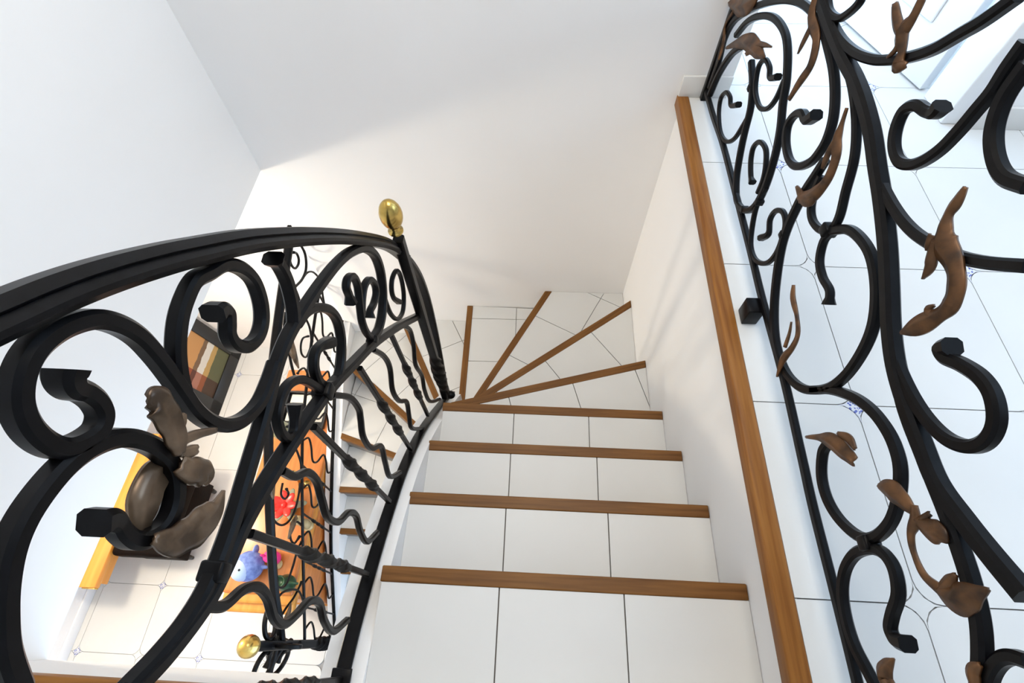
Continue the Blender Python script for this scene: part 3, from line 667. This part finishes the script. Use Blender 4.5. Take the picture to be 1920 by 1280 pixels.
# red flower with sage leaves
p = at(548, 955); t = thing('flower_ornament', (p.x, p.y, ZT), 'bright red flower ornament with leaves on the sideboard', 'ornament')
put(t, 'pot', lathe('pot', [(.032, 0), (.045, .07), (.048, .075), (.040, .075)]), 'sage')
for k in range(7):
    a = k * 2 * math.pi / 7; me = ellipsoid('petal', (.048, .026, .008), (.045, 0, 0), 12, 6); put(t, 'petal', me, 'red', (0, 0, .12), (0, -.35, a))
put(t, 'flower_heart', ellipsoid('flower_heart', (.022, .022, .018), (0, 0, .128), 12, 8), 'red')
for k in range(5):
    a = k * 2 * math.pi / 5 + .3; put(t, 'leaf', ellipsoid('leaf', (.06, .024, .006), (.06, 0, 0), 12, 6), 'sage', (0, 0, .085), (0, .15, a))
put(t, 'stalk', lathe('stalk', [(.006, .05), (.006, .12)], 8), 'green')
# carved ivory figurine
p = at(578, 985); t = thing('figurine', (p.x, p.y, ZT), 'slim carved ivory coloured figurine beside the red flower ornament', 'figurine')
put(t, 'plinth', lathe('plinth', [(.035, 0), (.035, .02), (.028, .025)], 16), 'ivory')
put(t, 'robe', lathe('robe', [(.028, .025), (.032, .05), (.026, .10), (.022, .14), (.028, .17), (.012, .195)], 16), 'ivory')
put(t, 'head', ellipsoid('head', (.016, .016, .02), (0, 0, .212), 14, 8), 'ivory'); put(t, 'cap', lathe('cap', [(.017, .218), (.012, .235), (.003, .25)], 14), 'gold')
# blue round toy
p = at(478, 1064); t = thing('round_toy', (p.x, p.y, ZT), 'round blue toy with a pale face at the near end of the sideboard', 'toy')
put(t, 'body', ellipsoid('body', (.085, .085, .08), (0, 0, .08), 24, 14), 'blue')
put(t, 'face', ellipsoid('face', (.066, .066, .064), (-.018, -.02, .105), 20, 12), 'paleblue')
for s in (-1, 1): put(t, 'eye', ellipsoid('eye', (.008, .008, .008), (-.035 + s * .028, -.02 - s * .01, .163), 10, 6), 'black')
for s in (-1, 1): put(t, 'fin', ellipsoid('fin', (.03, .012, .022), (s * .09, .0, .08), 12, 8), 'blue')
put(t, 'tail_fin', ellipsoid('tail_fin', (.012, .03, .03), (.02, .09, .09), 12, 8), 'blue')
# pink toy
p = at(520, 1048); t = thing('pink_toy', (p.x, p.y, ZT), 'small bright pink toy beside the round blue one', 'toy')
put(t, 'body', ellipsoid('body', (.04, .04, .05), (0, 0, .05), 16, 10), 'pink'); put(t, 'head', ellipsoid('head', (.034, .034, .034), (0, 0, .118), 16, 10), 'pink')
for s in (-1, 1): put(t, 'ear', ellipsoid('ear', (.013, .008, .026), (s * .02, 0, .155), 10, 8), 'pink'); put(t, 'foot', ellipsoid('foot', (.02, .026, .014), (s * .026, -.03, .014), 10, 6), 'ivory')
# green pot
p = at(545, 1095); t = thing('green_jug', (p.x, p.y, ZT), 'dark green jug at the near end of the sideboard', 'jug')
put(t, 'jug_body', lathe('jug_body', [(.032, 0), (.046, .03), (.05, .07), (.038, .12), (.026, .15), (.034, .175), (.028, .175), (.02, .15)]), 'green')
put(t, 'handle', sweep('handle', catmull([(.03, 0, .15), (.07, 0, .14), (.078, 0, .09), (.046, 0, .05)], 5), (0, 1, 0), .012, .009, .3), 'green')

# bench, footstool, picture by the left wall of the hall
bn = tag(empty('bench', (-2.67, .52, ZF)), 'honey coloured wooden bench along the left wall of the lower hall', 'bench')
child(link('seat', boxm('seat', (-2.822, .0, -2.55), (-2.505, 1.08, -2.50), .006), 'honey_wood'), bn)
child(link('apron', boxm('apron', (-2.53, .03, -2.62), (-2.515, 1.05, -2.55), .002), 'honey_wood'), bn)
for yy in (.34, .80):
    for xx in (-2.81, -2.70): child(link('leg', boxm('leg', (xx, yy, ZF), (xx + .045, yy + .045, -2.55), .003), 'honey_wood'), bn)
child(link('end_cap', boxm('end_cap', (-2.60, -.008, -2.548), (-2.51, .0, -2.512), .002), 'gold'), bn)
fs = tag(empty('footstool', (-2.33, .5, ZF)), 'dark brown leather footstool on the tiles beside the wooden bench', 'footstool')
child(link('cushion', boxm('cushion', (-2.50, .205, -2.62), (-2.135, .805, -2.50), .03, 4), 'leather'), fs)
child(link('base', boxm('base', (-2.48, .225, -2.86), (-2.155, .785, -2.62), .008), 'leather'), fs)
for yy in (.24, .74):
    for xx in (-2.46, -2.20): child(link('foot', lathe('foot', [(.014, 0), (.022, .09)], 12), 'black'), fs).location = (xx + .015, yy + .015, ZF)
fp = tag(empty('framed_picture', (-2.385, 1.75, ZF)), 'black framed painting leaning low against the wall of the lower hall', 'picture')
fp.rotation_euler = (0, math.radians(-15), 0)
w2, h2, fw = .335, .92, .115
me = boxm('frame', (-.03, -w2, 0), (0, w2, fw), .004); put(fp, 'frame_rail', me, 'black'); put(fp, 'frame_rail', boxm('frame_rail', (-.03, -w2, h2 - fw), (0, w2, h2), .004), 'black')
for s in (-1, 1): put(fp, 'frame_stile', boxm('frame_stile', (-.03, s * (w2 - fw / 2) - fw / 2, 0), (0, s * (w2 - fw / 2) + fw / 2, h2), .004), 'black')
put(fp, 'canvas', boxm('canvas', (-.022, -w2 + fw, fw), (-.012, w2 - fw, h2 - fw)), 'canvas')
